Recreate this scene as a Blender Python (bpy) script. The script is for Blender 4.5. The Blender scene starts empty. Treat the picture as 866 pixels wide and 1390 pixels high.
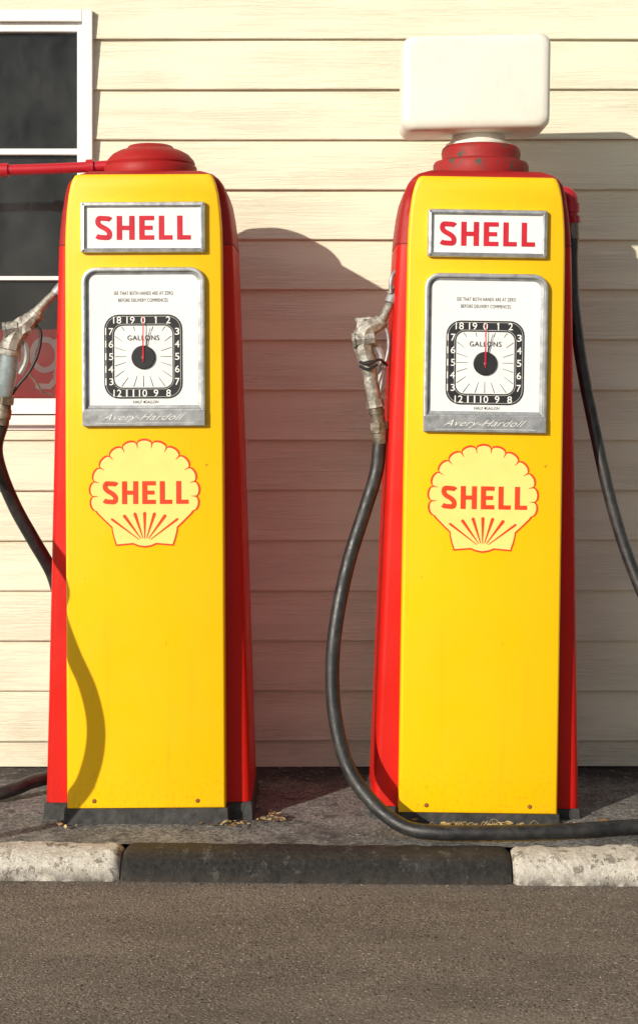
import bpy, math, random
from mathutils import Vector, Matrix
random.seed(4)
scene=bpy.context.scene
scene.view_settings.view_transform='Standard'
scene.view_settings.look='None'
scene.view_settings.exposure=0
COL=scene.collection
CAM_D=4.3; CAM_H=1.196; F=2150.0
def W(px,py,y):
    s=F/(CAM_D+y)
    return Vector(((px-433)/s,y,CAM_H-(py-520)/s))

# ---------------------------------------------------------------- node helpers
class N:
    def __init__(s,name):
        s.m=bpy.data.materials.new(name); s.m.use_nodes=True
        s.t=s.m.node_tree; s.t.nodes.clear()
        s.out=s.t.nodes.new('ShaderNodeOutputMaterial')
        s.b=s.t.nodes.new('ShaderNodeBsdfPrincipled')
        s.t.links.new(s.b.outputs[0],s.out.inputs[0])
        s.tc=s.t.nodes.new('ShaderNodeTexCoord').outputs['Object']
    def link(s,a,b): s.t.links.new(a,b)
    def setv(s,inp,v):
        if hasattr(v,'links') or isinstance(v,bpy.types.NodeSocket): s.link(v,inp)
        elif isinstance(v,(tuple,list)) and len(v)==3 and inp.type=='RGBA': inp.default_value=(*v,1)
        else: inp.default_value=v
    def mapping(s,scale=(1,1,1),loc=(0,0,0)):
        n=s.t.nodes.new('ShaderNodeMapping'); s.link(s.tc,n.inputs[0])
        n.inputs['Scale'].default_value=scale; n.inputs['Location'].default_value=loc
        return n.outputs[0]
    def noise(s,scale,detail=4,rough=.55,vec=None,dist=0):
        n=s.t.nodes.new('ShaderNodeTexNoise'); s.link(vec or s.tc,n.inputs['Vector'])
        n.inputs['Scale'].default_value=scale; n.inputs['Detail'].default_value=detail
        n.inputs['Roughness'].default_value=rough; n.inputs['Distortion'].default_value=dist
        return n.outputs[0]
    def voro(s,scale,vec=None,feature='F1',out=0):
        n=s.t.nodes.new('ShaderNodeTexVoronoi'); n.feature=feature; s.link(vec or s.tc,n.inputs['Vector'])
        n.inputs['Scale'].default_value=scale
        return n.outputs[out]
    def ramp(s,v,a,b,ca=0.0,cb=1.0):
        n=s.t.nodes.new('ShaderNodeMapRange'); s.link(v,n.inputs[0])
        n.inputs[1].default_value=a; n.inputs[2].default_value=b; n.inputs[3].default_value=ca; n.inputs[4].default_value=cb
        return n.outputs[0]
    def mix(s,f,a,b,mode='MIX'):
        n=s.t.nodes.new('ShaderNodeMix'); n.data_type='RGBA'; n.blend_type=mode
        s.setv(n.inputs[0],f); s.setv(n.inputs[6],a); s.setv(n.inputs[7],b)
        return n.outputs[2]
    def math(s,op,a,b=0.0):
        n=s.t.nodes.new('ShaderNodeMath'); n.operation=op
        s.setv(n.inputs[0],a); s.setv(n.inputs[1],b); return n.outputs[0]
    def sep(s):
        n=s.t.nodes.new('ShaderNodeSeparateXYZ'); s.link(s.tc,n.inputs[0]); return n.outputs
    def bump(s,h,strength=.3,dist=.01,prev=None):
        n=s.t.nodes.new('ShaderNodeBump'); s.link(h,n.inputs['Height'])
        n.inputs['Strength'].default_value=strength; n.inputs['Distance'].default_value=dist
        if prev is not None: s.link(prev,n.inputs['Normal'])
        return n.outputs[0]
    def fin(s,col,rough=.5,metal=0.0,normal=None,spec=None,coat=None):
        s.setv(s.b.inputs['Base Color'],col); s.setv(s.b.inputs['Roughness'],rough)
        s.setv(s.b.inputs['Metallic'],metal)
        if normal is not None: s.link(normal,s.b.inputs['Normal'])
        if spec is not None: s.b.inputs['Specular IOR Level'].default_value=spec
        if coat is not None:
            s.b.inputs['Coat Weight'].default_value=coat; s.b.inputs['Coat Roughness'].default_value=.12
        return s.m

def simple(name,col,rough=.5,metal=0,var=.12,vs=20,bump=.0,bs=120,spec=None,coat=None):
    n=N(name); v=n.noise(vs,5)
    c=n.mix(n.ramp(v,.35,.7),tuple(x*(1-var) for x in col),tuple(min(1,x*(1+var)) for x in col))
    nm=n.bump(n.noise(bs,3),bump,.004) if bump else None
    r=n.ramp(n.noise(vs*1.7,4),.3,.7,max(0,rough-.08),min(1,rough+.1))
    return n.fin(c,r,metal,nm,spec,coat)

def paint(name,col,rough,chip=.0,dirt=.25,chipcol=(.12,.06,.04),dirtcol=(.2,.1,.03),coat=.3,wav=.12,spec=.4):
    n=N(name)
    v=n.noise(2.2,5,.6); c=n.mix(n.ramp(v,.3,.75,0,.22),col,tuple(x*.72 for x in col))
    st=n.noise(1.0,6,.65,n.mapping((26,26,1.6)))
    c=n.mix(n.ramp(st,.56,.8,0,dirt),c,dirtcol)
    z=n.sep()[2]
    low=n.ramp(z,.05,.24,1,0)
    sp=n.ramp(n.noise(75,5,.7),.52,.68)
    c=n.mix(n.math('MULTIPLY',n.math('MULTIPLY',low,sp),.4),c,dirtcol)
    ch=n.ramp(n.noise(26,6,.72),.72-chip,.735-chip)
    c=n.mix(ch,c,chipcol)
    nm=n.bump(n.noise(3.2,2),wav,.02)
    nm=n.bump(n.noise(170,3),.05,.002,nm)
    r=n.ramp(n.noise(9,5),.3,.75,rough-.07,rough+.14)
    return n.fin(c,r,0,nm,spec,coat)

YELLOW=paint('yellow_enamel',(.92,.525,.001),.38,chip=.040,dirt=.16,dirtcol=(.42,.20,.01),coat=.10,wav=.10,chipcol=(.16,.08,.03))
RED=paint('red_enamel',(.53,.010,.005),.42,chip=.03,dirt=.3,dirtcol=(.20,.005,.005),coat=.0,spec=.22)
HOOD=paint('faded_dark_red_paint',(.34,.013,.013),.5,chip=.05,dirt=.4,dirtcol=(.12,.02,.02),coat=0.0,spec=.25)
HOODCHIP=paint('chipped_dark_red_paint',(.30,.020,.020),.55,chip=.14,dirt=.5,chipcol=(.04,.07,.05),dirtcol=(.13,.03,.03),coat=0.0,spec=.25)
PINKRED=paint('crimson_pipe_paint',(.46,.012,.024),.4,chip=.02,dirt=.3,coat=.1)
METAL=simple('dull_chrome',(.50,.51,.52),.42,.8,.22,40,.10,200)
METAL_DK=simple('grey_bezel_metal',(.33,.34,.35),.5,.5,.25,40,.1,160)
n=N('worn_cast_aluminium')
c=n.mix(n.ramp(n.noise(30,6,.7),.38,.62),(.17,.155,.135),(.44,.42,.375))
c=n.mix(n.ramp(n.noise(60,5,.7,n.mapping((1,1,1),(4,2,1))),.56,.64,0,.8),c,(.62,.60,.55))
ALU=n.fin(c,n.ramp(n.noise(50,4),.3,.7,.42,.7),.45,n.bump(n.noise(70,6,.7),.5,.006))
BRASS=simple('dirty_brass_fitting',(.20,.17,.13),.5,.6,.5,50,.3,140)
BLACKINK=simple('black_ink',(.015,.015,.017),.5,0,.2)
WHITEPL=simple('white_dial_enamel',(.78,.78,.77),.35,0,.03,6)
REDINK=simple('red_lettering',(.56,.009,.028),.4,0,.08)
ORANGEINK=simple('orange_red_lettering',(.76,.050,.010),.42,0,.08,15)
PALE=simple('pale_yellow_emblem_paint',(.90,.68,.20),.42,0,.04,12)
WHITEINK=simple('white_ink',(.82,.82,.8),.5,0,.02)
PLINTH=simple('black_bitumen_plinth',(.035,.033,.032),.7,0,.5,30,.6,60)
RUST=simple('rusty_screw',(.30,.11,.02),.7,.2,.4,80)
SCRIPT=simple('polished_script_metal',(.72,.72,.71),.45,0,.06)
GREYTXT=simple('dark_grey_ink',(.04,.04,.045),.5)
SEAM=simple('dark_seam_gap',(.16,.010,.010),.7)  # dark red put in for the shaded gap between cabinet and hood

n=N('black_rubber_hose')
c=n.mix(n.ramp(n.noise(25,6,.7),.45,.75,0,.7),(.014,.014,.015),(.06,.055,.05))
RUBBER=n.fin(c,n.ramp(n.noise(40,4),.3,.7,.34,.6),0,n.bump(n.noise(220,4),.3,.003))
SIGHT=simple('cloudy_sight_glass',(.38,.48,.49),.18,0,.35,30)
SIGHT.node_tree.nodes['Principled BSDF'].inputs['Transmission Weight'].default_value=.5
n=N('milky_plastic')
c=n.mix(n.ramp(n.noise(7,6,.65),.45,.8,0,.6),(.78,.75,.67),(.60,.55,.45))
c=n.mix(n.ramp(n.noise(1,6,.7,n.mapping((40,40,4))),.55,.8,0,.2),c,(.4,.35,.27))
MILKY=n.fin(c,n.ramp(n.noise(12,4),.3,.7,.3,.5),0,n.bump(n.noise(4,3),.15,.02),None,.2)
MILKY.node_tree.nodes['Principled BSDF'].inputs['Subsurface Weight'].default_value=.2
MILKY.node_tree.nodes['Principled BSDF'].inputs['Subsurface Scale'].default_value=.03
# siding
n=N('cream_wood_grain_weatherboard')
x,y,z=n.sep()
g=n.noise(1,6,.62,n.mapping((3.4,1,80)),1.8)
g2=n.noise(1,4,.6,n.mapping((14,1,260)),.6)
mask=n.ramp(n.noise(1,3,.5,n.mapping((1.6,1,9))),.42,.60)
h=n.math('ADD',n.math('MULTIPLY',n.ramp(g,.38,.60),n.math('ADD',mask,.15)),n.math('MULTIPLY',g2,.25))
c=n.mix(n.ramp(n.noise(1.3,5,.6),.3,.75,0,.6),(.775,.735,.575),(.725,.675,.51))
c=n.mix(n.math('MULTIPLY',mask,n.ramp(g,.52,.40,0,.07)),c,(.42,.36,.25))
c=n.mix(n.math('MULTIPLY',n.ramp(z,0.0,.45,.5,0),n.ramp(n.noise(3,6,.7,n.mapping((1,1,2.5))),.42,.68)),c,(.40,.34,.24))
c=n.mix(n.math('MULTIPLY',n.ramp(n.noise(1,6,.7,n.mapping((30,1,3))),.6,.75),.10),c,(.3,.26,.18))
SIDING=n.fin(c,.5,0,n.bump(h,.46,.006),.4)
# asphalt
n=N('speckled_brown_asphalt')
v=n.voro(150); fine=n.noise(190,5,.78); mid=n.noise(45,5,.7)
c=n.mix(n.ramp(fine,.40,.60),(.068,.056,.048),(.33,.272,.225))
c=n.mix(n.ramp(n.voro(150,out=1),.3,.9,0,.35),c,(.20,.168,.142))
c=n.mix(n.ramp(n.noise(2.6,7,.7,n.mapping((1,2.2,1))),.42,.62,0,.55),c,(.11,.092,.078))
c=n.mix(n.ramp(n.noise(1.1,5,.6,n.mapping((1,3.5,1),(3,1,0))),.50,.68,0,.4),c,(.27,.225,.185))
c=n.mix(n.ramp(n.noise(150,2,.5),.65,.69),c,(.58,.52,.45))
c=n.mix(n.ramp(n.noise(130,2,.5,n.mapping((1,1,1),(5,3,1))),.65,.69),c,(.02,.018,.017))
hh=n.math('ADD',n.math('MULTIPLY',v,-.7),fine)
ASPH=n.fin(c,.9,0,n.bump(hh,.75,.006,n.bump(mid,.45,.010)),.2)
# forecourt
n=N('stained_grey_concrete')
big=n.noise(3.6,8,.72); fine=n.noise(120,6,.76)
x,y,z=n.sep()
c=n.mix(n.ramp(fine,.40,.60),(.10,.098,.096),(.44,.425,.40))
c=n.mix(n.ramp(big,.46,.60,0,.65),c,(.085,.08,.078))
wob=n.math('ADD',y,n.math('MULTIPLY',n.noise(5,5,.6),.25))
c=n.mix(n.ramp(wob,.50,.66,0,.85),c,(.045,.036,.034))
c=n.mix(n.ramp(n.noise(38,6,.78),.56,.62,0,.7),c,(.50,.47,.43))
c=n.mix(n.ramp(n.noise(16,7,.78,n.mapping((1,1,1),(3,7,0))),.54,.60,0,.65),c,(.045,.04,.04))
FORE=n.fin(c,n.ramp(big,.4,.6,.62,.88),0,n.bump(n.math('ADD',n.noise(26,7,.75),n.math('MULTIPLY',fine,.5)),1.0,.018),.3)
def kerbmat(name,a,b,w,rough,wa=.54,wb=.85):
    n=N(name)
    c=n.mix(n.ramp(n.noise(90,5,.72),.40,.66),a,b)
    c=n.mix(n.ramp(n.noise(17,8,.78),wa,wa+.03,0,wb),c,w)
    c=n.mix(n.ramp(n.noise(6,6,.7,n.mapping((1,1,1),(2,9,1))),.55,.7,0,.35),c,w)
    c=n.mix(n.ramp(n.noise(180,3,.6),.61,.65,0,.85),c,tuple(q*.25 for q in a))
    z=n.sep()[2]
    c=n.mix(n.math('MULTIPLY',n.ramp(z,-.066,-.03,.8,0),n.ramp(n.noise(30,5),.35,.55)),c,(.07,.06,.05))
    return n.fin(c,rough,0,n.bump(n.noise(34,7,.78),1.0,.016),.3)
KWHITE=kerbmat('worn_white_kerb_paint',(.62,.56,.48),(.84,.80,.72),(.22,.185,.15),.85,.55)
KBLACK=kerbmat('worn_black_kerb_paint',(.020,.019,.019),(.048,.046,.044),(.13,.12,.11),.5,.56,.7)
FRAME=simple('white_gloss_window_paint',(.82,.81,.78),.4,0,.05,14,.1,60)
DARKIN=simple('dark_interior',(.055,.058,.058),.9,0,.5,2)
SIGNRED=simple('bright_red_poster',(.90,.02,.03),.6,0,.12,10)
SIGNCR=simple('cream_poster_lettering',(.85,.80,.76),.6)
ROOFM=simple('grey_painted_timber',(.5,.49,.46),.6,0,.15,8)
m=bpy.data.materials.new('window_glass'); m.use_nodes=True; t=m.node_tree; t.nodes.clear()
o=t.nodes.new('ShaderNodeOutputMaterial'); mx=t.nodes.new('ShaderNodeMixShader'); mx2=t.nodes.new('ShaderNodeMixShader')
tr=t.nodes.new('ShaderNodeBsdfTransparent'); tr.inputs[0].default_value=(.95,.97,.96,1)
gl=t.nodes.new('ShaderNodeBsdfGlossy'); gl.inputs['Roughness'].default_value=.04
di=t.nodes.new('ShaderNodeBsdfDiffuse'); di.inputs[0].default_value=(.33,.345,.34,1)
fr=t.nodes.new('ShaderNodeFresnel'); fr.inputs[0].default_value=1.45
tc=t.nodes.new('ShaderNodeTexCoord'); mp=t.nodes.new('ShaderNodeMapping'); mp.inputs['Scale'].default_value=(5,1,3); mp.inputs['Rotation'].default_value=(0,.5,0)
nz=t.nodes.new('ShaderNodeTexNoise'); nz.inputs['Scale'].default_value=1.5; nz.inputs['Detail'].default_value=10; nz.inputs['Roughness'].default_value=.66
mr=t.nodes.new('ShaderNodeMapRange'); mr.inputs[1].default_value=.35; mr.inputs[2].default_value=.75; mr.inputs[3].default_value=.02; mr.inputs[4].default_value=.13
L=t.links.new
L(tc.outputs['Object'],mp.inputs[0]); L(mp.outputs[0],nz.inputs[0]); L(nz.outputs[0],mr.inputs[0])
L(fr.outputs[0],mx.inputs[0]); L(tr.outputs[0],mx.inputs[1]); L(gl.outputs[0],mx.inputs[2])
L(mr.outputs[0],mx2.inputs[0]); L(mx.outputs[0],mx2.inputs[1]); L(di.outputs[0],mx2.inputs[2]); L(mx2.outputs[0],o.inputs[0])
GLASS=m

# ---------------------------------------------------------------- mesh builder
import bmesh
class MB:
    def __init__(s): s.v=[];s.f=[];s.mi=[];s.mats=[]
    def add(s,vs,fs,mat):
        if mat not in s.mats: s.mats.append(mat)
        k=s.mats.index(mat); o=len(s.v)
        s.v+= [tuple(v) for v in vs]
        for f in fs: s.f.append([i+o for i in f]); s.mi.append(k)
        return s
    def obj(s,name,parent=None,smooth=False,bevel=0,label=None,loc=None):
        me=bpy.data.meshes.new(name); me.from_pydata(s.v,[],s.f)
        for m in s.mats: me.materials.append(m)
        for p,k in zip(me.polygons,s.mi): p.material_index=k; p.use_smooth=smooth
        me.update()
        bm=bmesh.new(); bm.from_mesh(me); bmesh.ops.recalc_face_normals(bm,faces=bm.faces); bm.to_mesh(me); bm.free()
        o=bpy.data.objects.new(name,me); COL.objects.link(o)
        if smooth:
            for p in me.polygons: p.use_smooth=True
            try: me.set_sharp_from_angle(angle=math.radians(38))
            except Exception: pass
        if bevel:
            b=o.modifiers.new('bevel','BEVEL'); b.width=bevel; b.segments=3; b.limit_method='ANGLE'; b.angle_limit=math.radians(40)
        if parent: o.parent=parent
        if loc: o.location=loc
        if label: o['label']=label
        return o
def box(mb,x0,x1,y0,y1,z0,z1,mat):
    vs=[(x,y,z) for x in (x0,x1) for y in (y0,y1) for z in (z0,z1)]
    mb.add(vs,[(0,1,3,2),(4,6,7,5),(0,4,5,1),(2,3,7,6),(0,2,6,4),(1,5,7,3)],mat)
def catmull(pts,n):
    P=[Vector(p) for p in pts]; P=[P[0]*2-P[1]]+P+[P[-1]*2-P[-2]]
    out=[]
    for i in range(1,len(P)-2):
        for k in range(n):
            t=k/n; a,b,c,d=P[i-1],P[i],P[i+1],P[i+2]
            out.append(.5*((2*b)+(c-a)*t+(2*a-5*b+4*c-d)*t*t+(3*b-a-3*c+d)*t**3))
    out.append(P[-2]); return out
def tube(mb,pts,rad,mat,n=8,sides=16,curve=True):
    if curve:
        path=catmull(pts,n)
        if isinstance(rad,(list,tuple)):
            rr=[]
            for i in range(len(rad)-1):
                for k in range(n): rr.append(rad[i]+(rad[i+1]-rad[i])*k/n)
            rr.append(rad[-1])
        else: rr=[rad]*len(path)
    else:
        path=[Vector(p) for p in pts]; rr=list(rad) if isinstance(rad,(list,tuple)) else [rad]*len(path)
    T=[]
    for i in range(len(path)):
        d=path[min(i+1,len(path)-1)]-path[max(i-1,0)]
        T.append(d.normalized() if d.length>1e-9 else (T[-1] if T else Vector((0,0,1))))
    up=Vector((0,1,0)) if abs(T[0].y)<.9 else Vector((1,0,0))
    nrm=(up-T[0]*up.dot(T[0])).normalized()
    vs=[];fs=[]
    for i,p in enumerate(path):
        nrm=(nrm-T[i]*nrm.dot(T[i])).normalized(); bn=T[i].cross(nrm)
        for k in range(sides):
            a=2*math.pi*k/sides; vs.append(p+(nrm*math.cos(a)+bn*math.sin(a))*rr[i])
    for i in range(len(path)-1):
        for k in range(sides):
            k2=(k+1)%sides; fs.append((i*sides+k,i*sides+k2,(i+1)*sides+k2,(i+1)*sides+k))
    fs.append(tuple(range(sides))); fs.append(tuple((len(path)-1)*sides+k for k in range(sides)))
    mb.add(vs,fs,mat)
def lathe(mb,cx,cy,prof,mat,sides=48):
    vs=[];fs=[]
    for r,z in prof:
        for k in range(sides):
            a=2*math.pi*k/sides; vs.append((cx+r*math.cos(a),cy+r*math.sin(a),z))
    for i in range(len(prof)-1):
        for k in range(sides):
            k2=(k+1)%sides; fs.append((i*sides+k,i*sides+k2,(i+1)*sides+k2,(i+1)*sides+k))
    fs.append(tuple(range(sides))); fs.append(tuple((len(prof)-1)*sides+k for k in range(sides)))
    mb.add(vs,fs,mat)
def loft(mb,rings,mat,cap0=True,cap1=True):
    n=len(rings[0]); vs=[v for r in rings for v in r]; fs=[]
    for i in range(len(rings)-1):
        for k in range(n):
            k2=(k+1)%n; fs.append((i*n+k,i*n+k2,(i+1)*n+k2,(i+1)*n+k))
    if cap0: fs.append(tuple(range(n)))
    if cap1: fs.append(tuple((len(rings)-1)*n+k for k in range(n)))
    mb.add(vs,fs,mat)
def rrect(cx,cz,w,h,r,y,seg=6):
    rt,rb=(r if isinstance(r,tuple) else (r,r)); out=[]
    for sx,sz,a0,rr in ((1,1,0,rt),(-1,1,90,rt),(-1,-1,180,rb),(1,-1,270,rb)):
        for k in range(seg+1):
            a=math.radians(a0+90*k/seg)
            out.append((cx+sx*(w/2-rr)+rr*math.cos(a),y,cz+sz*(h/2-rr)+rr*math.sin(a)))
    return out
def rr_loft(mb,cx,cz,w,h,r,steps,mat,cap1=False):
    rt,rb=(r if isinstance(r,tuple) else (r,r))
    rings=[rrect(cx,cz,w-2*i,h-2*i,(max(.0005,rt-i),max(.0005,rb-i)),y) for i,y in steps]
    loft(mb,rings,mat,False,cap1)
def text(mb,s,cx,cz,w,h,y,mat,offset=0,shear=0,space=1.0):
    cu=bpy.data.curves.new('t','FONT'); cu.body=s; cu.offset=offset; cu.shear=shear; cu.resolution_u=4; cu.space_character=space
    o=bpy.data.objects.new('t',cu); COL.objects.link(o)
    dg=bpy.context.evaluated_depsgraph_get(); me=bpy.data.meshes.new_from_object(o.evaluated_get(dg))
    xs=[v.co.x for v in me.vertices]; ys=[v.co.y for v in me.vertices]
    x0,x1,y0,y1=min(xs),max(xs),min(ys),max(ys)
    sz=h/(y1-y0); sx=w/(x1-x0) if w else sz
    vs=[(cx+(v.co.x-(x0+x1)/2)*sx,y,cz+(v.co.y-(y0+y1)/2)*sz) for v in me.vertices]
    mb.add(vs,[tuple(p.vertices) for p in me.polygons],mat)
    bpy.data.objects.remove(o); bpy.data.curves.remove(cu); bpy.data.meshes.remove(me)
def flat(mb,pts,y,mat): mb.add([(x,y,z) for x,z in pts],[tuple(range(len(pts)))],mat)
def strip(mb,path,t,y,mat):
    vs=[]
    for i,p in enumerate(path):
        d=(Vector(path[min(i+1,len(path)-1)])-Vector(path[max(i-1,0)])).normalized(); nx,nz=-d.y,d.x
        vs+=[(p[0]+nx*t/2,y,p[1]+nz*t/2),(p[0]-nx*t/2,y,p[1]-nz*t/2)]
    mb.add(vs,[(2*i,2*i+1,2*i+3,2*i+2) for i in range(len(path)-1)],mat)
def brand_word(mb,cx,cz,w,h,t,y,mat,gap=.05):
    ws=[1.03,1.10,.92,.84,.84]; tot=sum(ws); g=gap*w; u=(w-4*g)/tot
    x=cx-w/2; zb=cz-h/2
    for i,ch in enumerate('SHELL'):
        lw=ws[i]*u
        def R(a,b,c,d): flat(mb,[(x+a,zb+b),(x+c,zb+b),(x+c,zb+d),(x+a,zb+d)],y,mat)
        if ch=='S':
            q=t/2*.95
            P=[(lw-q*.6,h*.83,0),(lw*.82,h*.925-q*.45,0),(lw*.5,h-q,0),(q*1.4,h*.91-q*.2,0),(q,h*.73,0),(q*1.8,h*.595,0),(lw*.52,h*.5,0),
               (lw-q*1.8,h*.405,0),(lw-q,h*.27,0),(lw-q*1.4,h*.09+q*.2,0),(lw*.48,q,0),(lw*.2,h*.075+q*.45,0),(q*.5,h*.17,0)]
            pp=catmull(P,5); strip(mb,[(x+p.x,zb+p.y) for p in pp],t*.95,y,mat)
        elif ch=='H':
            R(0,0,t,h); R(lw-t,0,lw,h); R(t,h/2-t*.42,lw-t,h/2+t*.42)
        elif ch=='E':
            R(0,0,t,h); R(t,0,lw,t*.85); R(t,h-t*.85,lw,h); R(t,h/2-t*.4,lw*.9,h/2+t*.4)
        else:
            R(0,0,t,h); R(t,0,lw,t*.85)
        x+=lw+g

k=1/500.
def V(py): return (1118-py)*k
def interp(tab,z):
    for (z0,*a),(z1,*b) in zip(tab,tab[1:]):
        if z<=z1:
            t=(z-z0)/(z1-z0); return [p+(q-p)*t for p,q in zip(a,b)]
    return list(tab[-1][1:])
TAB=[(0,.2155,.287),(.03,.215,.285),(1.45,.2138,.2465),(1.57,.2135,.2425),(1.62,.2120,.2385),(1.67,.2085,.2325),(1.71,.2035,.2250),(1.74,.196,.2145),(1.757,.186,.202),(1.770,.172,.187),(1.779,.150,.162)]
YC=.052
def section(z,grow=0,y0=YC,yb=.41):
    p,b=interp(TAB,z); p+=grow; b+=grow
    half=[(p-.010,y0-.002),(p+.002,y0),(b-.020,y0+.003),(b-.012,y0+.0055),(b-.0055,y0+.011),(b-.0015,y0+.020),(b,y0+.034),(b,yb-.05),(b-.004,yb-.02),(b-.02,yb-.004),(b-.04,yb)]
    pts=half+[(-x,y) for x,y in reversed(half)]
    return [(x,y,z) for x,y in pts]

def pump(cx,tilt,label,plh,cap_kind,dz,signw,signh):
    root=bpy.data.objects.new('petrol_pump',None); COL.objects.link(root)
    root.location=(cx,0,0); root.rotation_euler=(0,math.radians(tilt),0)
    root['label']=label; root['category']='petrol pump'; root['group']='vintage petrol pumps against the weatherboard wall'
    m=MB(); rings=[]
    for z,g in ((-.006,.003),(plh-.006,.000),(plh-.0005,-.005)):
        p,b=.2155+g,.287+g
        half=[(p+.004,.004-g),(p+.008,.012),(p+.010,.050-g),(b-.004,.053-g),(b,.060),(b,.40),(b-.03,.412)]
        rings.append([(x,y,z) for x,y in half+[(-x,y) for x,y in reversed(half)]])
    loft(m,rings,PLINTH); m.obj('plinth',root,bevel=.002)
    m=MB(); zs=[plh,plh+.004,.2,.5,.8,1.1,1.35,1.45,1.5725]
    rings=[section(z,-.001) for z in zs]; rings=[[(x,y,zz) for x,y,_ in r] for r,zz in zip(rings,zs)]
    rings.append([(x*.995,y,1.5745) for x,y,_ in section(1.5725)])
    loft(m,rings,RED)
    body=m.obj('cabinet',root,smooth=True)
    m=MB()
    loft(m,[section(1.5750,-.0022),section(1.5775,-.0022)],SEAM); m.obj('seam_strip',body)  # thin strip coloured to read as a dark open gap
    m=MB(); zs=[1.5780,1.60,1.62,1.645,1.67,1.69,1.71,1.725,1.74,1.75,1.757,1.764,1.770,1.775,1.779]
    rings=[]
    for z in zs:
        e=max(0,(z-1.745)/.034); s=section(z,-.0006,YC-.026*min(1,max(0,(z-1.70)/.05))+.03*e*e,.41-.05*e*e); rings.append(s)
    loft(m,rings,HOOD)
    hood=m.obj('hood',root,smooth=True)
    m=MB()
    if cap_kind=='plain':
        lathe(m,0,.2,[(.128,1.772),(.131,1.785),(.131,1.806),(.128,1.810),(.124,1.812),(.126,1.818),(.123,1.826),(.108,1.843),(.088,1.854),(.068,1.860),(.062,1.868),(.055,1.8705),(.0,1.8715)],HOOD)
    else:
        lathe(m,0,.2,[(.132,1.772),(.135,1.786),(.135,1.812),(.131,1.820),(.112,1.826),(.110,1.832),(.112,1.846),(.110,1.858),(.102,1.866),(.075,1.870),(.0,1.871)],HOODCHIP)
    m.obj('cap',root,smooth=True)
    R=[(.2150,plh-.004),(.2150,.4),(.2148,.9),(.2135,1.45),(.213,1.57),(.2115,1.62),(.2080,1.67),(.2030,1.71),(.1975,1.736),(.1925,1.750),(.186,1.7605),(.1770,1.7640)]
    def outline(ins,y):
        out=[]
        for i,(x,z) in enumerate(R):
            zz=z+(dz*.5 if i else 0)
            zz=zz-ins if zz>1.72 else (zz+ins if i==0 else zz)
            out.append((x-ins,y,zz))
        return out+[(-x,y,z) for x,y,z in reversed(out)]
    m=MB(); loft(m,[outline(0,.060),outline(0,.008),outline(.0012,.004),outline(.0035,.0012),outline(.007,0)],YELLOW)
    pan=m.obj('front_panel',root,smooth=True)
    for sx in (-.141,.139):
        m=MB(); vs=[];c=12
        for r,y in ((.006,0),(.006,-.0015),(.0035,-.003)):
            vs.append([(sx+r*math.cos(2*math.pi*i/c),y,plh+.018+r*math.sin(2*math.pi*i/c)) for i in range(c)])
        loft(m,vs,RUST)
        m.obj('panel_screw',pan)
    sc=V(309)+dz-(.003 if dz else 0)
    m=MB(); rr_loft(m,0,sc,signw,signh,.006,[(0,.0),(.0,-.012),(.002,-.015),(.0095,-.0165),(.0125,-.014),(.0135,-.006)],METAL)
    fr=m.obj('sign_frame',root,smooth=True)
    m=MB(); flat(m,[(p[0],p[2]) for p in rrect(0,sc,signw-.026,signh-.026,.002,0)],-.0075,WHITEPL)
    m.obj('sign_plate',fr)
    m=MB(); brand_word(m,0,sc-.001,.258,.065,.0142,-.0088,REDINK,.050); m.obj('sign_lettering',fr)
    for a in (-1,1):
        for b in (-1,1):
            m=MB(); q=signw/2-.0065; w=signh/2-.0065; c=8
            loft(m,[[(a*q+r*math.cos(2*math.pi*i/c),y,sc+b*w+r*math.sin(2*math.pi*i/c)) for i in range(c)] for r,y in ((.003,-.0155),(.0028,-.018),(.0015,-.0192))],METAL_DK)
            m.obj('frame_rivet',fr)
    dzc=dz-.003 if dz else 0
    def X(px): return (px-196.5)*k
    def Z(py): return V(py)+dzc
    m=MB(); cz=(Z(363)+Z(560))/2; hh=Z(363)-Z(560)
    rr_loft(m,0,cz,.334,hh,(.040,.004),[(0,0),(0,-.012),(.0015,-.0155),(.004,-.0165),(.009,-.016),(.0110,-.0135)],METAL)
    rr_loft(m,0,cz,.312,hh-.022,(.029,.002),[(-.0003,-.0135),(.001,-.011),(.0012,-.008),(.009,-.0056)],METAL_DK)
    df=m.obj('dial_frame',root,smooth=True)
    m=MB(); flat(m,[(p[0],p[2]) for p in rrect(0,cz,.296,hh-.038,(.021,.001),0)],-.0052,WHITEPL)
    m.obj('dial_plate',df)
    m=MB()
    box(m,X(113.5),X(279.5),-.0170,0,Z(578),Z(557.5),METAL_DK)
    m.obj('maker_plate',df,bevel=.0015)
    m=MB(); text(m,'Avery-Hardoll',0,Z(567),.225,.022,-.0182,SCRIPT,-.002,.7,1.05)
    strip(m,[(X(130),Z(574.8)),(X(196),Z(573.8)),(X(265),Z(574.2))],.0011,-.0180,SCRIPT); m.obj('maker_script',df)
    yb=-.0062
    m=MB()
    def ringflat(w,h,r,w2,h2,r2,y,mat):
        a=rrect(X(196),Z(484),w,h,r,y); b=rrect(X(196),Z(484),w2,h2,r2,y); n=len(a)
        m.add(a+b,[(i,(i+1)%n,n+(i+1)%n,n+i) for i in range(n)],mat)
    ringflat(.212,.228,.040,.158,.168,.024,yb,BLACKINK)
    ringflat(.203,.219,.036,.2015,.2175,.035,yb-.0006,WHITEINK)
    ringflat(.167,.177,.029,.1655,.1755,.028,yb-.0006,WHITEINK)
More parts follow.
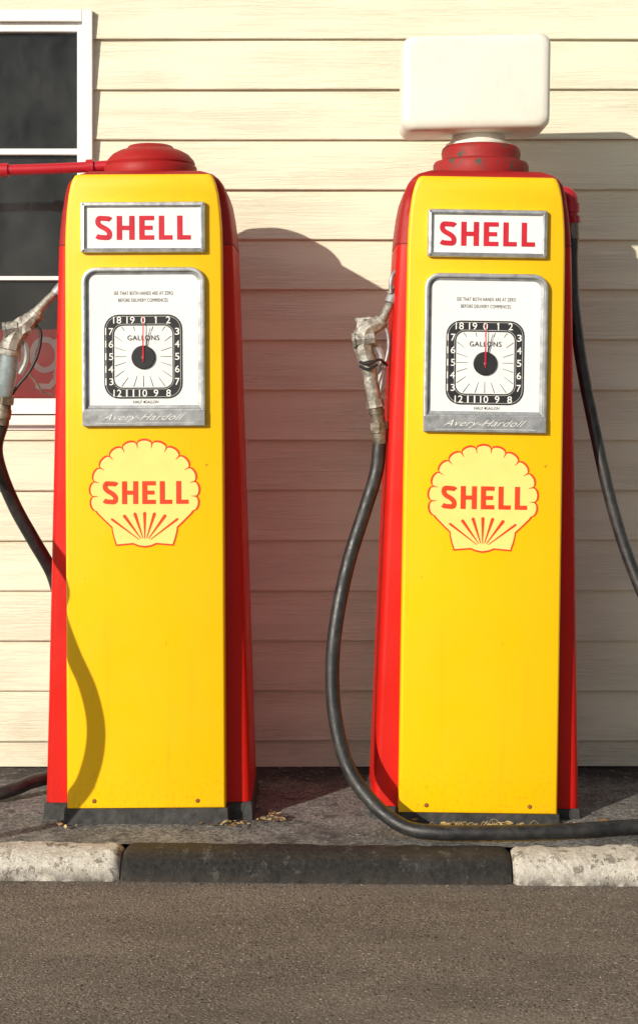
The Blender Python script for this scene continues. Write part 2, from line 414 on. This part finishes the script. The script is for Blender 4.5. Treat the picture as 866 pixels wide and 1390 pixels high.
    for i in range(20):
        a=2*math.pi*i/20
        dx,dy=math.sin(a),math.cos(a)
        Rm=min(38.2/max(1e-6,abs(dx)),40.8/max(1e-6,abs(dy))); Rm=min(Rm,50)
        ln=15
        if i in (0,1,19): ln=6
        elif i in (2,18): ln=7
        elif i in (3,17): ln=12
        r0=Rm-ln; w=.40
        nx,ny=dy,-dx
        P=[(196+dx*r0+nx*w*.6,484-dy*r0-ny*w*.6),(196+dx*Rm+nx*w,484-dy*Rm-ny*w),(196+dx*Rm-nx*w,484-dy*Rm+ny*w),(196+dx*r0-nx*w*.6,484-dy*r0+ny*w*.6)]
        flat(m,[(X(a_),Z(b_)) for a_,b_ in P],yb,BLACKINK)
    nums=[('18',161,434.5),('19',179,434.5),('0',196,434.5),('1',213,434.5),('2',230,434.5),('3',242,450),('4',242,467),('5',242,484),('6',242,501),('7',242,518),
          ('8',230,533.5),('9',213,533.5),('10',195.5,533.5),('11',178,533.5),('12',161,533.5),('17',150,450),('16',150,467),('15',150,484),('14',150,501),('13',150,518)]
    for s,px,py in nums:
        if s=='1':
            flat(m,[(X(212.6),Z(py+4.75)),(X(214.2),Z(py+4.75)),(X(214.2),Z(py-4.75)),(X(212.9),Z(py-4.75)),(X(211.2),Z(py-3.2)),(X(211.6),Z(py-2.3)),(X(212.6),Z(py-3.0))],yb-.0012,WHITEINK)
            continue
        w=6.2 if len(s)==1 else 11
        text(m,s,X(px),Z(py),w*k,9.5*k,yb-.0012,WHITEINK,.006)
    text(m,'GALLONS',X(196),Z(458.5),43*k,6.8*k,yb-.0012,BLACKINK,.0,0,1.12)
    text(m,'SEE THAT BOTH HANDS ARE AT ZERO',X(196.5),Z(398),80*k,4.8*k,yb,GREYTXT,.0,0,1.1)
    text(m,'BEFORE DELIVERY COMMENCES.',X(196.5),Z(407.5),68*k,4.8*k,yb,GREYTXT,.0,0,1.1)
    text(m,'HALF',X(188),Z(545.5),12*k,4*k,yb,GREYTXT,.0); text(m,'GALLON',X(207),Z(545.5),18*k,4*k,yb,GREYTXT,.0)
    flat(m,[(X(197),Z(543.5)),(X(198.3),Z(545.5)),(X(197),Z(547.5)),(X(195.7),Z(545.5))],yb,BLACKINK)
    m.obj('dial_markings',df)
    m=MB(); c=32
    loft(m,[[(X(196)+r*math.cos(2*math.pi*i/c),y,Z(485)+r*math.sin(2*math.pi*i/c)) for i in range(c)] for r,y in ((.032,yb-.002),(.032,yb-.004),(.030,yb-.0052))],BLACKINK)
    loft(m,[[(X(196)+r*math.cos(2*math.pi*i/c),y,Z(485)+r*math.sin(2*math.pi*i/c)) for i in range(c)] for r,y in ((.004,yb-.0052),(.0035,yb-.007))],METAL_DK)
    m.obj('dial_hub',df)
    m=MB()
    def hand(a,l0,l1,w,y,mat):
        dx,dz_=math.sin(a),math.cos(a); c0=(X(196),Z(485))
        flat(m,[(c0[0]+dx*l0+dz_*w,c0[1]+dz_*l0-dx*w),(c0[0]+dx*l1+dz_*w*.4,c0[1]+dz_*l1-dx*w*.4),(c0[0]+dx*l1-dz_*w*.4,c0[1]+dz_*l1+dx*w*.4),(c0[0]+dx*l0-dz_*w,c0[1]+dz_*l0+dx*w)],y,mat)
    hand(math.radians(14),.02,.082,.0018,yb-.0035,BLACKINK)
    m.obj('black_hand',df)
    m=MB(); hand(math.radians(.5),.0,.112,.0024,yb-.008,REDINK); hand(math.radians(180),.0,.012,.0022,yb-.008,REDINK); m.obj('red_hand',df)
    # emblem
    ec=V(670)+dz
    def emblem(s):
        pts=[]; nl=13; a0,a1=-20,200
        for i in range(nl):
            for j in range(9):
                u=j/9; a=math.radians(a0+(a1-a0)*(i+u)/nl)
                r=71+5*math.sqrt(max(0,math.sin(math.pi*u)))
                pts.append((r*math.cos(a),r*math.sin(a)*.985))
        a=math.radians(a1); pts.append((71*math.cos(a),71*math.sin(a)))
        low=[(65,-27),(55,-37),(45,-46.5),(44.5,-52),(42,-62),(39,-71),(27,-70),(16,-69),(9,-72),(0,-73.5)]
        L_=[(-x,z) for x,z in low]+[(x,z) for x,z in reversed(low[:-1])]
        pts+=L_
        return [(x*s*k,ec+(z*s-(1-s)*6)*k) for x,z in pts]
    m=MB(); flat(m,emblem(1.0),-.0012,ORANGEINK); flat(m,emblem(.964),-.0021,PALE)
    for a in (-53,-36,-18,0,18,36,53):
        ar=math.radians(a); dx,dz_=math.sin(ar),math.cos(ar)
        l1=42/(dz_**.55); l0=7+abs(a)*.05; w0,w1=.45,(2.2 if abs(a)<50 else 1.6)
        ox,oz=0,-68
        P=[(ox+dx*l0+dz_*w0,oz+dz_*l0-dx*w0),(ox+dx*l1+dz_*w1,oz+dz_*l1-dx*w1),(ox+dx*(l1+1.8),oz+dz_*(l1+1.8)),(ox+dx*l1-dz_*w1,oz+dz_*l1+dx*w1),(ox+dx*l0-dz_*w0,oz+dz_*l0+dx*w0)]
        flat(m,[(p*k,ec+q*k) for p,q in P],-.0029,ORANGEINK)
    for i in range(1,13):
        ar=math.radians(-20+220*i/13); dx,dz_=math.cos(ar),math.sin(ar)*.985
        P=[(dx*63-dz_*.2,dz_*63+dx*.2),(dx*71-dz_*1.1,dz_*71+dx*1.1),(dx*71+dz_*1.1,dz_*71-dx*1.1),(dx*63+dz_*.2,dz_*63-dx*.2)]
        flat(m,[(p*k,ec+q*k) for p,q in P],-.0029,ORANGEINK)
    em=m.obj('shell_emblem',root)
    m=MB(); brand_word(m,.003,ec+.003,.232,.062,.0134,-.0033,ORANGEINK,.048); m.obj('emblem_lettering',em)
    return root,hood,body

pL,hoodL,bodyL=pump(-.468,-.29,'yellow and red vintage petrol pump with plain domed cap',.044,'plain',0,.338,.138)
pR,hoodR,bodyR=pump(.431,.88,'yellow and red vintage petrol pump topped by white lamp box',.030,'lamp',-.014,.324,.130)
bpy.context.view_layer.update()
def attach(o,parent):
    o.parent=parent; o.matrix_parent_inverse=parent.matrix_world.inverted(); return o

m=MB()
cx,cz,w,h=.4375,2.0305,.411,.266
rings=[]
for ins,y in ((.026,.074),(.013,.0755),(.006,.081),(.002,.090),(0,.105),(0,.24),(.001,.256),(.005,.266),(.013,.271),(.03,.272)):
    rr=rrect(cx,cz,w-2*ins,h-2*ins,.030 if ins<.02 else .022,y)
    rings.append([(x+(-.003 if z<cz else .0),yy,z+(x-cx)*.022) for x,yy,z in rr])
loft(m,rings,MILKY)
lb=m.obj('lamp_box',None,smooth=True); attach(lb,pR)
m=MB(); lathe(m,.452,.2,[(.092,1.868),(.092,1.873),(.080,1.880),(.074,1.892),(.071,1.905),(.066,1.915)],MILKY)
o=m.obj('lamp_collar',None,smooth=True); attach(o,pR)

# ------------------------------------------------------------ left pump: arm, hose, nozzle
m=MB()
y=.2
tube(m,[W(175,222,y),W(140,225.5,y),W(70,229,y),W(0,231,y),W(-100,233,y)],.0155,PINKRED,4)
tube(m,[W(128,226,y),W(118,226.4,y)],.021,PINKRED,1,20,False)
tube(m,[W(12,230.6,y),W(2,231,y)],.020,PINKRED,1,20,False)
e=W(-100,233,y)
tube(m,[e,e+Vector((-.03,0,-.012)),e+Vector((-.04,0,-.045)),e+Vector((-.04,0,-.09))],.018,PINKRED,4)
o=m.obj('hose_arm',None,smooth=True); attach(o,pL)
sd=Vector((.865,1,-.495))
def shadow_src(px,py,t): return W(px,py,0)-sd*t
he=e+Vector((-.04,0,-.085))
pts=[he,he+Vector((.0,-.02,-.25)),he+Vector((.04,-.12,-.55)),shadow_src(62,760,.36),shadow_src(78,830,.36),shadow_src(98,885,.36),shadow_src(120,935,.36),shadow_src(131,990,.36),shadow_src(123,1045,.37),shadow_src(98,1088,.38)]
lastp=pts[-1]
pts+=[Vector((lastp.x-.10,-.28,.024)),Vector((-1.22,-.10,.022)),Vector((-1.18,.10,.022)),W(-25,1082,.20),W(20,1071,.25),W(60,1057,.33)]
pts+=[Vector((-.60,.52,.03)),Vector((-.48,.53,.12)),Vector((-.52,.52,.30)),Vector((-.66,.45,.50)),W(92,828,.30),W(70,775,.26),W(46,733,.22),W(22,690,.19),W(3,645,.16),W(-5,608,.13),W(4,572,.11)]
pts=[Vector((p.x,p.y,max(p.z,.0205))) for p in pts]
m=MB(); tube(m,pts,.0195,RUBBER,8,16)
o=m.obj('fuel_hose',None,smooth=True); attach(o,pL)
y=.10
m=MB()
tube(m,[W(2,577,y),W(3,569,y),W(3.2,568,y),W(5,556,y),W(5.2,555,y),W(6,545,y)],[.0205,.0215,.0240,.0240,.0215,.020],BRASS,1,18,False)
tube(m,[W(6.3,549,y),W(7.5,538,y)],.027,BRASS,1,6,False)
attach(m.obj('hose_coupling',None,smooth=True),pL)
m=MB()
tube(m,[W(15,472,y),W(19,460,y),W(27,447,y),W(40,436,y),W(54,421,y)],[.026,.029,.030,.024,.0145],ALU,4,8)
tube(m,[W(8,448,y-.012),W(26,445,y-.012)],.021,ALU,1,8,False)
tube(m,[W(6,448.4,y-.012),W(10,447.7,y-.012)],.024,ALU,1,6,False)
tube(m,[W(13,482,y),W(14.5,475,y)],.031,ALU,1,20,False)
tube(m,[W(14.7,474,y),W(16.5,466,y)],.028,ALU,1,8,False)
tube(m,[W(28,432,y-.005),W(38,452,y-.014)],.017,ALU,1,6,False)
tube(m,[W(47,431,y),W(51,426,y)],.022,ALU,1,12,False)
o=m.obj('nozzle',None,smooth=True,label='grey cast nozzle with cloudy sight glass'); attach(o,pL); nozL=o
bpy.context.view_layer.update()
m=MB(); tube(m,[W(7,540,y),W(9,520,y),W(12,498,y),W(14,480,y)],[.022,.025,.026,.025],SIGHT,4,20)
attach(m.obj('sight_glass',None,smooth=True),nozL)
m=MB(); tube(m,[W(50,424,y),W(60,413,y),W(70,403,y),W(86,388,y+.02)],[.0135,.012,.011,.0105],ALU,4,14)
attach(m.obj('spout',None,smooth=True),nozL)
m=MB(); tube(m,[W(48,440,y),W(56,452,y),W(52,480,y),W(40,505,y),W(26,522,y),W(14,540,y)],.0045,BLACKINK,5,10)
tube(m,[W(30,456,y),W(37,474,y),W(36,492,y),W(28,508,y)],.0078,METAL_DK,5,6)
tube(m,[W(38,505,y),W(50,520,y),W(58,532,y),W(74,536,y+.01)],.003,BRASS,5,8)
attach(m.obj('trigger_guard',None,smooth=True),nozL)
m=MB(); tube(m,[W(76,399,y),W(84,390,y+.005),W(100,378,y+.03)],[.015,.016,.018],METAL_DK,3,14)
attach(m.obj('nozzle_holder',None,smooth=True),pL)

# ------------------------------------------------------------ right pump: swivel, hose, nozzle
y=.2
m=MB()
tube(m,[W(745,262,y),W(758,262,y),W(768,263,y),W(774,270,y),W(775,284,y),W(776,300,y)],[.019,.019,.020,.020,.018,.018],PINKRED,4,18)
tube(m,[W(775,276,y),W(775,288,y)],.0235,PINKRED,1,20,False)
tube(m,[W(776,294,y),W(777,303,y)],.0225,PINKRED,1,8,False)
tube(m,[W(776,302,y),W(777,324,y)],.0185,BRASS,1,18,False)
o=m.obj('hose_swivel',None,smooth=True); attach(o,pR)
pts=[W(777,318,.2),W(776,360,.2),W(779,420,.19),W(790,500,.18),W(806,580,.17),W(826,670,.15),W(848,745,.13),W(876,815,.10),W(915,890,.06),
     W(960,960,.0),W(1010,1030,-.06),Vector((1.22,-.14,.06)),Vector((1.17,-.20,.024)),Vector((1.02,-.15,.022)),Vector((.90,-.105,.021)),Vector((.80,-.110,.021)),Vector((.70,-.135,.021)),Vector((.60,-.150,.021)),Vector((.50,-.158,.021)),Vector((.40,-.160,.021)),W(590,1134,-.155),W(548,1122,-.13),W(506,1090,-.09),W(472,1040,-.05),
     W(455,975,-.02),W(451,905,0),W(458,835,.02),W(474,760,.05),W(496,690,.07),W(511,640,.085),W(515,600,.09),W(515,590,.09)]
rad=[.0168]*9+[.0175,.018,.019]+[.0195]*(len(pts)-12)
pts=[Vector((p.x,p.y,max(p.z,.0205))) for p in pts]
m=MB(); tube(m,pts,rad,RUBBER,8,18)
o=m.obj('fuel_hose',None,smooth=True); attach(o,pR)
y=.09
m=MB()
tube(m,[W(516,602,y),W(515,588,y),W(514.8,587,y),W(514.3,582,y)],[.0215,.0225,.0245,.0245],BRASS,1,18,False)
tube(m,[W(514.5,583,y),W(513.5,573,y)],.0270,BRASS,1,6,False)
tube(m,[W(514,575,y),W(509,548,y)],.0195,BRASS,1,18,False)
tube(m,[W(511.6,562,y),W(511,557,y)],.0225,BRASS,1,18,False)
tube(m,[W(510,553,y),W(508,543,y)],.0250,ALU,1,8,False)
tube(m,[W(508.5,546,y),W(503,515,y),W(499,492,y),W(497,478,y)],[.0175,.0205,.0195,.022],ALU,4,12)
tube(m,[W(498.5,490,y),W(497.2,483,y)],.027,ALU,1,12,False)
tube(m,[W(497,484,y),W(493,470,y),W(494,455,y),W(500,445,y),W(512,440,y),W(519,436,y)],[.024,.028,.030,.028,.022,.0155],ALU,3,8)
tube(m,[W(480,462,y-.014),W(508,459,y-.014)],.019,ALU,1,8,False)
tube(m,[W(478,462.2,y-.014),W(482,461.8,y-.014)],.023,ALU,1,6,False)
tube(m,[W(493,433,y),W(492,447,y)],.019,ALU,1,6,False)
tube(m,[W(482,436,y),W(504,434,y)],.009,ALU,1,8,False)
tube(m,[W(515,438.5,y),W(518.5,434.5,y)],.021,ALU,1,12,False)
nozR=m.obj('nozzle',None,smooth=True,label='worn grey cast nozzle hung nose up'); attach(nozR,pR)
bpy.context.view_layer.update()
m=MB(); tube(m,[W(514,440,y),W(521,430,y),W(527,417,y),W(535,402,y+.02)],[.0145,.0125,.0115,.0115],ALU,4,14)
attach(m.obj('spout',None,smooth=True),nozR)
m=MB(); tube(m,[W(518,438,y),W(526,452,y),W(527,475,y),W(521,500,y),W(516,530,y),W(512,545,y)],.0048,METAL_DK,5,10)
tube(m,[W(507,464,y),W(517,480,y),W(518,502,y),W(512,522,y)],.0082,METAL_DK,5,6)
tube(m,[W(488,491,y-.022),W(500,494,y-.03),W(515,488,y-.022),W(525,496,y)],.004,BLACKINK,5,8)
tube(m,[W(488,497,y-.020),W(500,501,y-.03),W(512,495,y-.024)],.004,BLACKINK,5,8)
attach(m.obj('trigger_guard',None,smooth=True),nozR)
m=MB(); tube(m,[W(529,412,y),W(533,404,y+.005),W(545,388,y+.02)],[.016,.017,.018],METAL_DK,3,14)
tube(m,[W(530,398,y-.01),W(531,378,y-.01),W(537,368,y)],.006,METAL_DK,4,10)
attach(m.obj('nozzle_holder',None,smooth=True),pR)

# ------------------------------------------------------------ building
WY=.65
bld=bpy.data.objects.new('weatherboard_building',None); COL.objects.link(bld); bld.location=(0,WY,0)
bld['label']='cream weatherboard building front with a white framed window'; bld['category']='building'
sW=F/(CAM_D+WY-.014)
seams=[1.196-(53+68.1*i-520)/sW for i in range(-7,16)]; seams=[z for z in seams if z>.02]
seams.sort(); seams=[seams[0]-.1563]+seams
wx0,wx1=-1.86,-.705; wz0,wz1=1.060,2.352
m=MB()
def seg(x0,x1,za,zb,z0,z1):
    P=[(0,-.0120),(.0015,-.0142),(.005,-.0150),(.010,-.0138),(.1563,-.0015)]
    prof=[(z0+a,b) for a,b in P]; prof[-1]=(z1,prof[-1][1])
    cl=[]
    def yat(z):
        for (a,b),(c,d) in zip(prof,prof[1:]):
            if a<=z<=c: return b+(d-b)*(z-a)/(c-a)
        return prof[-1][1]
    if zb<=za: return
    if za>z0+1e-5: cl.append((za,yat(za)))
    else: cl.append((z0+.001,-.0008))
    cl+=[q for q in prof if max(za,z0)-1e-5<=q[0]<=min(zb,z1)+1e-5]
    if zb<z1-1e-5: cl.append((zb,yat(zb)))
    else: cl.append((z1+.0015,-.0014))
    nx=max(1,int((x1-x0)/.25)); vs=[];fs=[]
    for i in range(nx+1):
        x=x0+(x1-x0)*i/nx
        for z,y in cl: vs.append((x,y+.0010*math.sin(x*3+z0*17),z+.0009*math.sin(x*2.1+z0*9)))
    n=len(cl)
    for i in range(nx):
        for j in range(n-1): fs.append((i*n+j,i*n+j+1,(i+1)*n+j+1,(i+1)*n+j))
    m.add(vs,fs,SIDING)
for i,z0 in enumerate(seams):
    z1=z0+.15634
    zlo=max(z0,0.0)
    if z1<=wz0 or z0>=wz1: seg(-3.2,3.2,zlo,z1,z0,z1)
    else:
        seg(-3.2,wx0,zlo,z1,z0,z1); seg(wx1,3.2,zlo,z1,z0,z1)
        if z0<wz0: seg(wx0,wx1,zlo,wz0,z0,z1)
        if z1>wz1: seg(wx0,wx1,wz1,z1,z0,z1)
ztop=seams[-1]+.1563
o=m.obj('wall',bld)
m=MB()
box(m,-3.2,wx0-.001,.004,.12,0,ztop,DARKIN); box(m,wx1+.001,3.2,.004,.12,0,ztop,DARKIN)
box(m,wx0-.001,wx1+.001,.004,.12,0,wz0,DARKIN); box(m,wx0-.001,wx1+.001,.004,.12,wz1,ztop,DARKIN)
box(m,-3.2,3.2,1.4,1.5,0,ztop,DARKIN); box(m,-3.2,-3.1,.12,1.4,0,ztop,DARKIN); box(m,3.1,3.2,.12,1.4,0,ztop,DARKIN)
m.obj('wall_backing',bld)
m=MB(); box(m,-3.4,3.4,-.18,1.7,ztop+.02,ztop+.18,ROOFM); m.obj('roof',bld,bevel=.005)
m=MB()
def wf(x0,x1,z0,z1,y0,y1,mat=FRAME): box(m,x0,x1,y0,y1,z0,z1,mat)
wf(wx1-.030,wx1+.002,wz0+.03,wz1+.004,-.030,.06); wf(wx0-.004,wx0+.030,wz0+.03,wz1+.004,-.030,.06)
wf(wx0+.030,wx1-.030,wz1-.032,wz1+.004,-.030,.06)
win=m.obj('window',bld,bevel=.003)
m=MB()
wf(wx1-.048,wx1-.0305,1.148,wz1-.033,-.012,.05); wf(wx0+.0305,wx0+.048,1.148,wz1-.033,-.012,.05)
wf(wx0+.048,wx1-.048,wz1-.060,wz1-.033,-.012,.05)
wf(wx0+.0305,wx1-.0305,1.100,1.148,-.012,.05)
wf(wx0+.048,wx1-.048,1.9085,1.9275,-.010,.03); wf(wx0+.048,wx1-.048,1.517,1.530,-.006,.03)
wf(-1.29,-1.27,1.148,1.9085,-.007,.028); wf(-1.29,-1.27,1.9275,wz1-.060,-.007,.028)
m.obj('sash_frame',win,bevel=.002)
m=MB(); m.add([(wx0+.048,.012,1.148),(wx1-.048,.012,1.148),(wx1-.048,.012,wz1-.060),(wx0+.048,.012,wz1-.060)],[(0,1,2,3)],GLASS); m.obj('glass_pane',win)
m=MB(); 
vs=[(x,y,z) for x in (wx0-.01,wx1+.006) for y,z in ((.05,1.099),(-.031,1.094),(-.045,1.088),(-.045,1.066),(-.02,1.062),(-.02,1.050),(.0,1.050),(.05,1.050))]
m.add(vs,[tuple(range(8)),tuple(range(15,7,-1))]+[(i,(i+1)%8,8+(i+1)%8,8+i) for i in range(8)],FRAME); m.obj('sill',win,bevel=.002)
m=MB(); box(m,wx0+.05,wx1-.052,.030,.036,1.149,1.365,SIGNRED)
pp=[(-.860+.040*math.cos(math.radians(a)),1.285+.048*math.sin(math.radians(a))) for a in range(0,361,12)]
strip(m,pp,.018,.028,SIGNCR); strip(m,[(-.822,1.335),(-.820,1.27),(-.824,1.21),(-.845,1.185),(-.89,1.187)],.018,.0272,SIGNCR)
pp=[(-.965+.040*math.cos(math.radians(a)),1.285+.048*math.sin(math.radians(a))) for a in range(0,361,12)]
strip(m,pp,.018,.028,SIGNCR)
m.obj('window_poster',win)

# ------------------------------------------------------------ ground
def sheet(name,x0,x1,y0,y1,z,mat,label,cat):
    m=MB(); m.add([(x0,y0,z),(x1,y0,z),(x1,y1,z),(x0,y1,z)],[(0,1,2,3)],mat)
    o=m.obj(name); o['kind']='structure'; o['label']=label; o['category']=cat; return o
ZR=-.066
sheet('ground',-150,150,-150,150,ZR-.006,simple('dry_earth_ground',(.14,.12,.09),.9,0,.3,3),'wide bare earth ground beneath road and building','ground')
sheet('road',-60,60,-9,-.26,ZR,ASPH,'worn brown grey asphalt road running past the kerb','road')
m=MB(); nx,ny=90,20; vs=[];fs=[]
from mathutils import noise as mn
for i in range(nx+1):
    for j in range(ny+1):
        x=-4+8*i/nx; yf=-.190-.0305*x; y=yf+(.80-yf)*j/ny
        z=.006*mn.noise(Vector((x*3,y*3,0)))-.003
        if j==0: z=-.004
        vs.append((x,y,z))
for i in range(nx):
    for j in range(ny): a=i*(ny+1)+j; fs.append((a,a+1,a+ny+2,a+ny+1))
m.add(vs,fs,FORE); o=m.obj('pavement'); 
for p in o.data.polygons:p.use_smooth=True
o['kind']='structure'; o['label']='stained grey concrete strip under the petrol pumps'; o['category']='pavement'
ang=-math.atan(.0305)
def kerb(xa,xb,mat,label,rg=1.0):
    m=MB(); nx=max(8,int((xb-xa)/.008)); rings=[]
    seed=random.random()*50
    for i in range(nx+1):
        x=xa+(xb-xa)*i/nx; ed=min(x-xa,xb-x); er=.014*max(0,1-ed/.024)**2
        P=[(.0,-.11),(.0,-.006),(-.004,.000),(-.03,.003),(-.060,.002),(-.085,-.003),(-.102,-.012),(-.111,-.026),(-.118,-.05),(-.121,-.11)]
        r=[]
        for j,(y,z) in enumerate(P):
            nz=(mn.noise(Vector((x*30+seed,j*.9,0)))*.0045+mn.noise(Vector((x*7+seed,j*.3,4)))*.005)*rg
            if j in (5,6): nz-=max(0,mn.noise(Vector((x*45+seed,3,j*.2)))-.12)*.018*rg
            e=er if 0<j<9 else 0
            r.append((x,y+(nz*.8 if y<-.05 else 0)+ (e if y<-.05 else 0),z+(nz-e if 0<j<9 else 0)))
        rings.append(r)
    loft(m,rings,mat); o=m.obj('kerb',smooth=True)
    o.rotation_euler=(0,0,ang); o.location=(0,-.188,0)
    o['kind']='structure'; o['label']=label; o['category']='kerb'; o['group']='painted kerb stones along the road'
    return o
def kx(px): return (px-433)/(F/(CAM_D-.24))
a,b=kx(168),kx(692)
L1='worn white painted kerb stone with dirty chips'; L2='worn black painted kerb stone before the pumps'
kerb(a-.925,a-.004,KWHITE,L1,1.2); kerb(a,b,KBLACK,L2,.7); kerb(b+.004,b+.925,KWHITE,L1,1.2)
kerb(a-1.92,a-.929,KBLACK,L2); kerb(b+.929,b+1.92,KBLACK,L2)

# ------------------------------------------------------------ debris
LEAF=simple('dry_leaf_brown',(.30,.15,.05),.8,0,.4,60); LEAF2=simple('dry_straw',(.46,.34,.16),.8,0,.3,60); GRIT=simple('grey_grit',(.34,.32,.29),.9,0,.5,200)
m=MB()
def leaf(x,y,z,s,mat):
    a=random.uniform(0,6.28); t=random.uniform(-.7,.7); M=Matrix.Rotation(a,3,'Z')@Matrix.Rotation(t,3,'X')@Matrix.Rotation(random.uniform(-.4,.4),3,'Y')
    P=[(-1,0,0),(-.4,.42,.12),(.35,.36,.1),(1,0,.2),(.35,-.36,.1),(-.4,-.42,.12)]
    vs=[M@(Vector(p)*s)+Vector((x,y,z+s*.35)) for p in P]; m.add(vs,[(0,1,2,3),(0,3,4,5)],mat)
for xc,yy,nn_,sp,hg in ((.36,-.060,70,.05,.014),(.47,-.065,100,.06,.020),(-.13,.03,46,.018,.018),(-.235,-.01,34,.02,.012),(-.29,-.02,10,.05,.003),(.25,-.03,24,.03,.01),(.76,-.03,26,.04,.009),(.66,-.05,24,.05,.006),(-.70,-.02,14,.04,.004)):
    for _ in range(nn_):
        d=random.gauss(0,sp)
        leaf(xc+d,yy+random.gauss(0,.014),random.random()*hg*max(0,1-abs(d)/(2*sp)),random.uniform(.003,.012),random.choice((LEAF,LEAF2,LEAF2)))
leaf(.775,-.03,.006,.022,LEAF); leaf(.80,-.05,.004,.017,LEAF2); leaf(-.125,.02,.014,.02,LEAF)
for _ in range(420):
    leaf(random.uniform(-1,1),random.uniform(-.17,.6),.0,random.uniform(.0015,.0045),random.choice((LEAF,LEAF2,PLINTH,GRIT)))
for _ in range(60):
    leaf(random.uniform(-1,1),random.uniform(-.9,-.34),ZR,random.uniform(.0015,.0035),random.choice((LEAF,LEAF2,GRIT)))
for _ in range(70):
    x=random.uniform(-1,1); leaf(x,-.318-.0305*x+random.gauss(0,.008),ZR,random.uniform(.0015,.005),random.choice((LEAF,LEAF2,GRIT)))
for _ in range(44):
    x=random.choice((.33,.47,.40,.55,.36,.44))+random.gauss(0,.035); y0=random.uniform(-.10,-.04); a=random.uniform(0,3.14); l=random.uniform(.02,.05)
    tube(m,[(x,y0,.006),(x+l*math.cos(a)*.5,y0+l*math.sin(a)*.3,.010+random.random()*.014),(x+l*math.cos(a),y0+l*math.sin(a)*.5,.006)],.0007,LEAF2,3,5)
o=m.obj('leaf_litter'); o['kind']='stuff'; o['label']='dry leaves and straw scattered around the pump bases'; o['category']='dead leaves'

# ------------------------------------------------------------ light & camera
sun=bpy.data.lights.new('sun','SUN'); sun.energy=4.8; sun.angle=math.radians(.53); sun.color=(1,.93,.80)
so=bpy.data.objects.new('sun',sun); COL.objects.link(so); so.rotation_euler=sd.to_track_quat('-Z','Y').to_euler(); so.location=(-3,-4,4)
w=bpy.data.worlds.new('World'); scene.world=w; w.use_nodes=True; nt=w.node_tree
bg=nt.nodes['Background']; sk=nt.nodes.new('ShaderNodeTexSky'); sk.sky_type='NISHITA'; sk.sun_disc=False
sk.sun_elevation=math.radians(20.5); sk.sun_rotation=math.radians(221)
hs=nt.nodes.new('ShaderNodeHueSaturation'); hs.inputs['Saturation'].default_value=.45
nt.links.new(sk.outputs[0],hs.inputs['Color']); nt.links.new(hs.outputs[0],bg.inputs[0]); bg.inputs[1].default_value=.095
cam=bpy.data.cameras.new('camera'); co=bpy.data.objects.new('camera',cam); COL.objects.link(co)
co.location=(0,-CAM_D,CAM_H); co.rotation_euler=(math.radians(90),0,0)
cam.sensor_fit='VERTICAL'; cam.sensor_height=24; cam.lens=24*F/1390; cam.shift_y=-175/1390; cam.clip_end=500
scene.camera=co
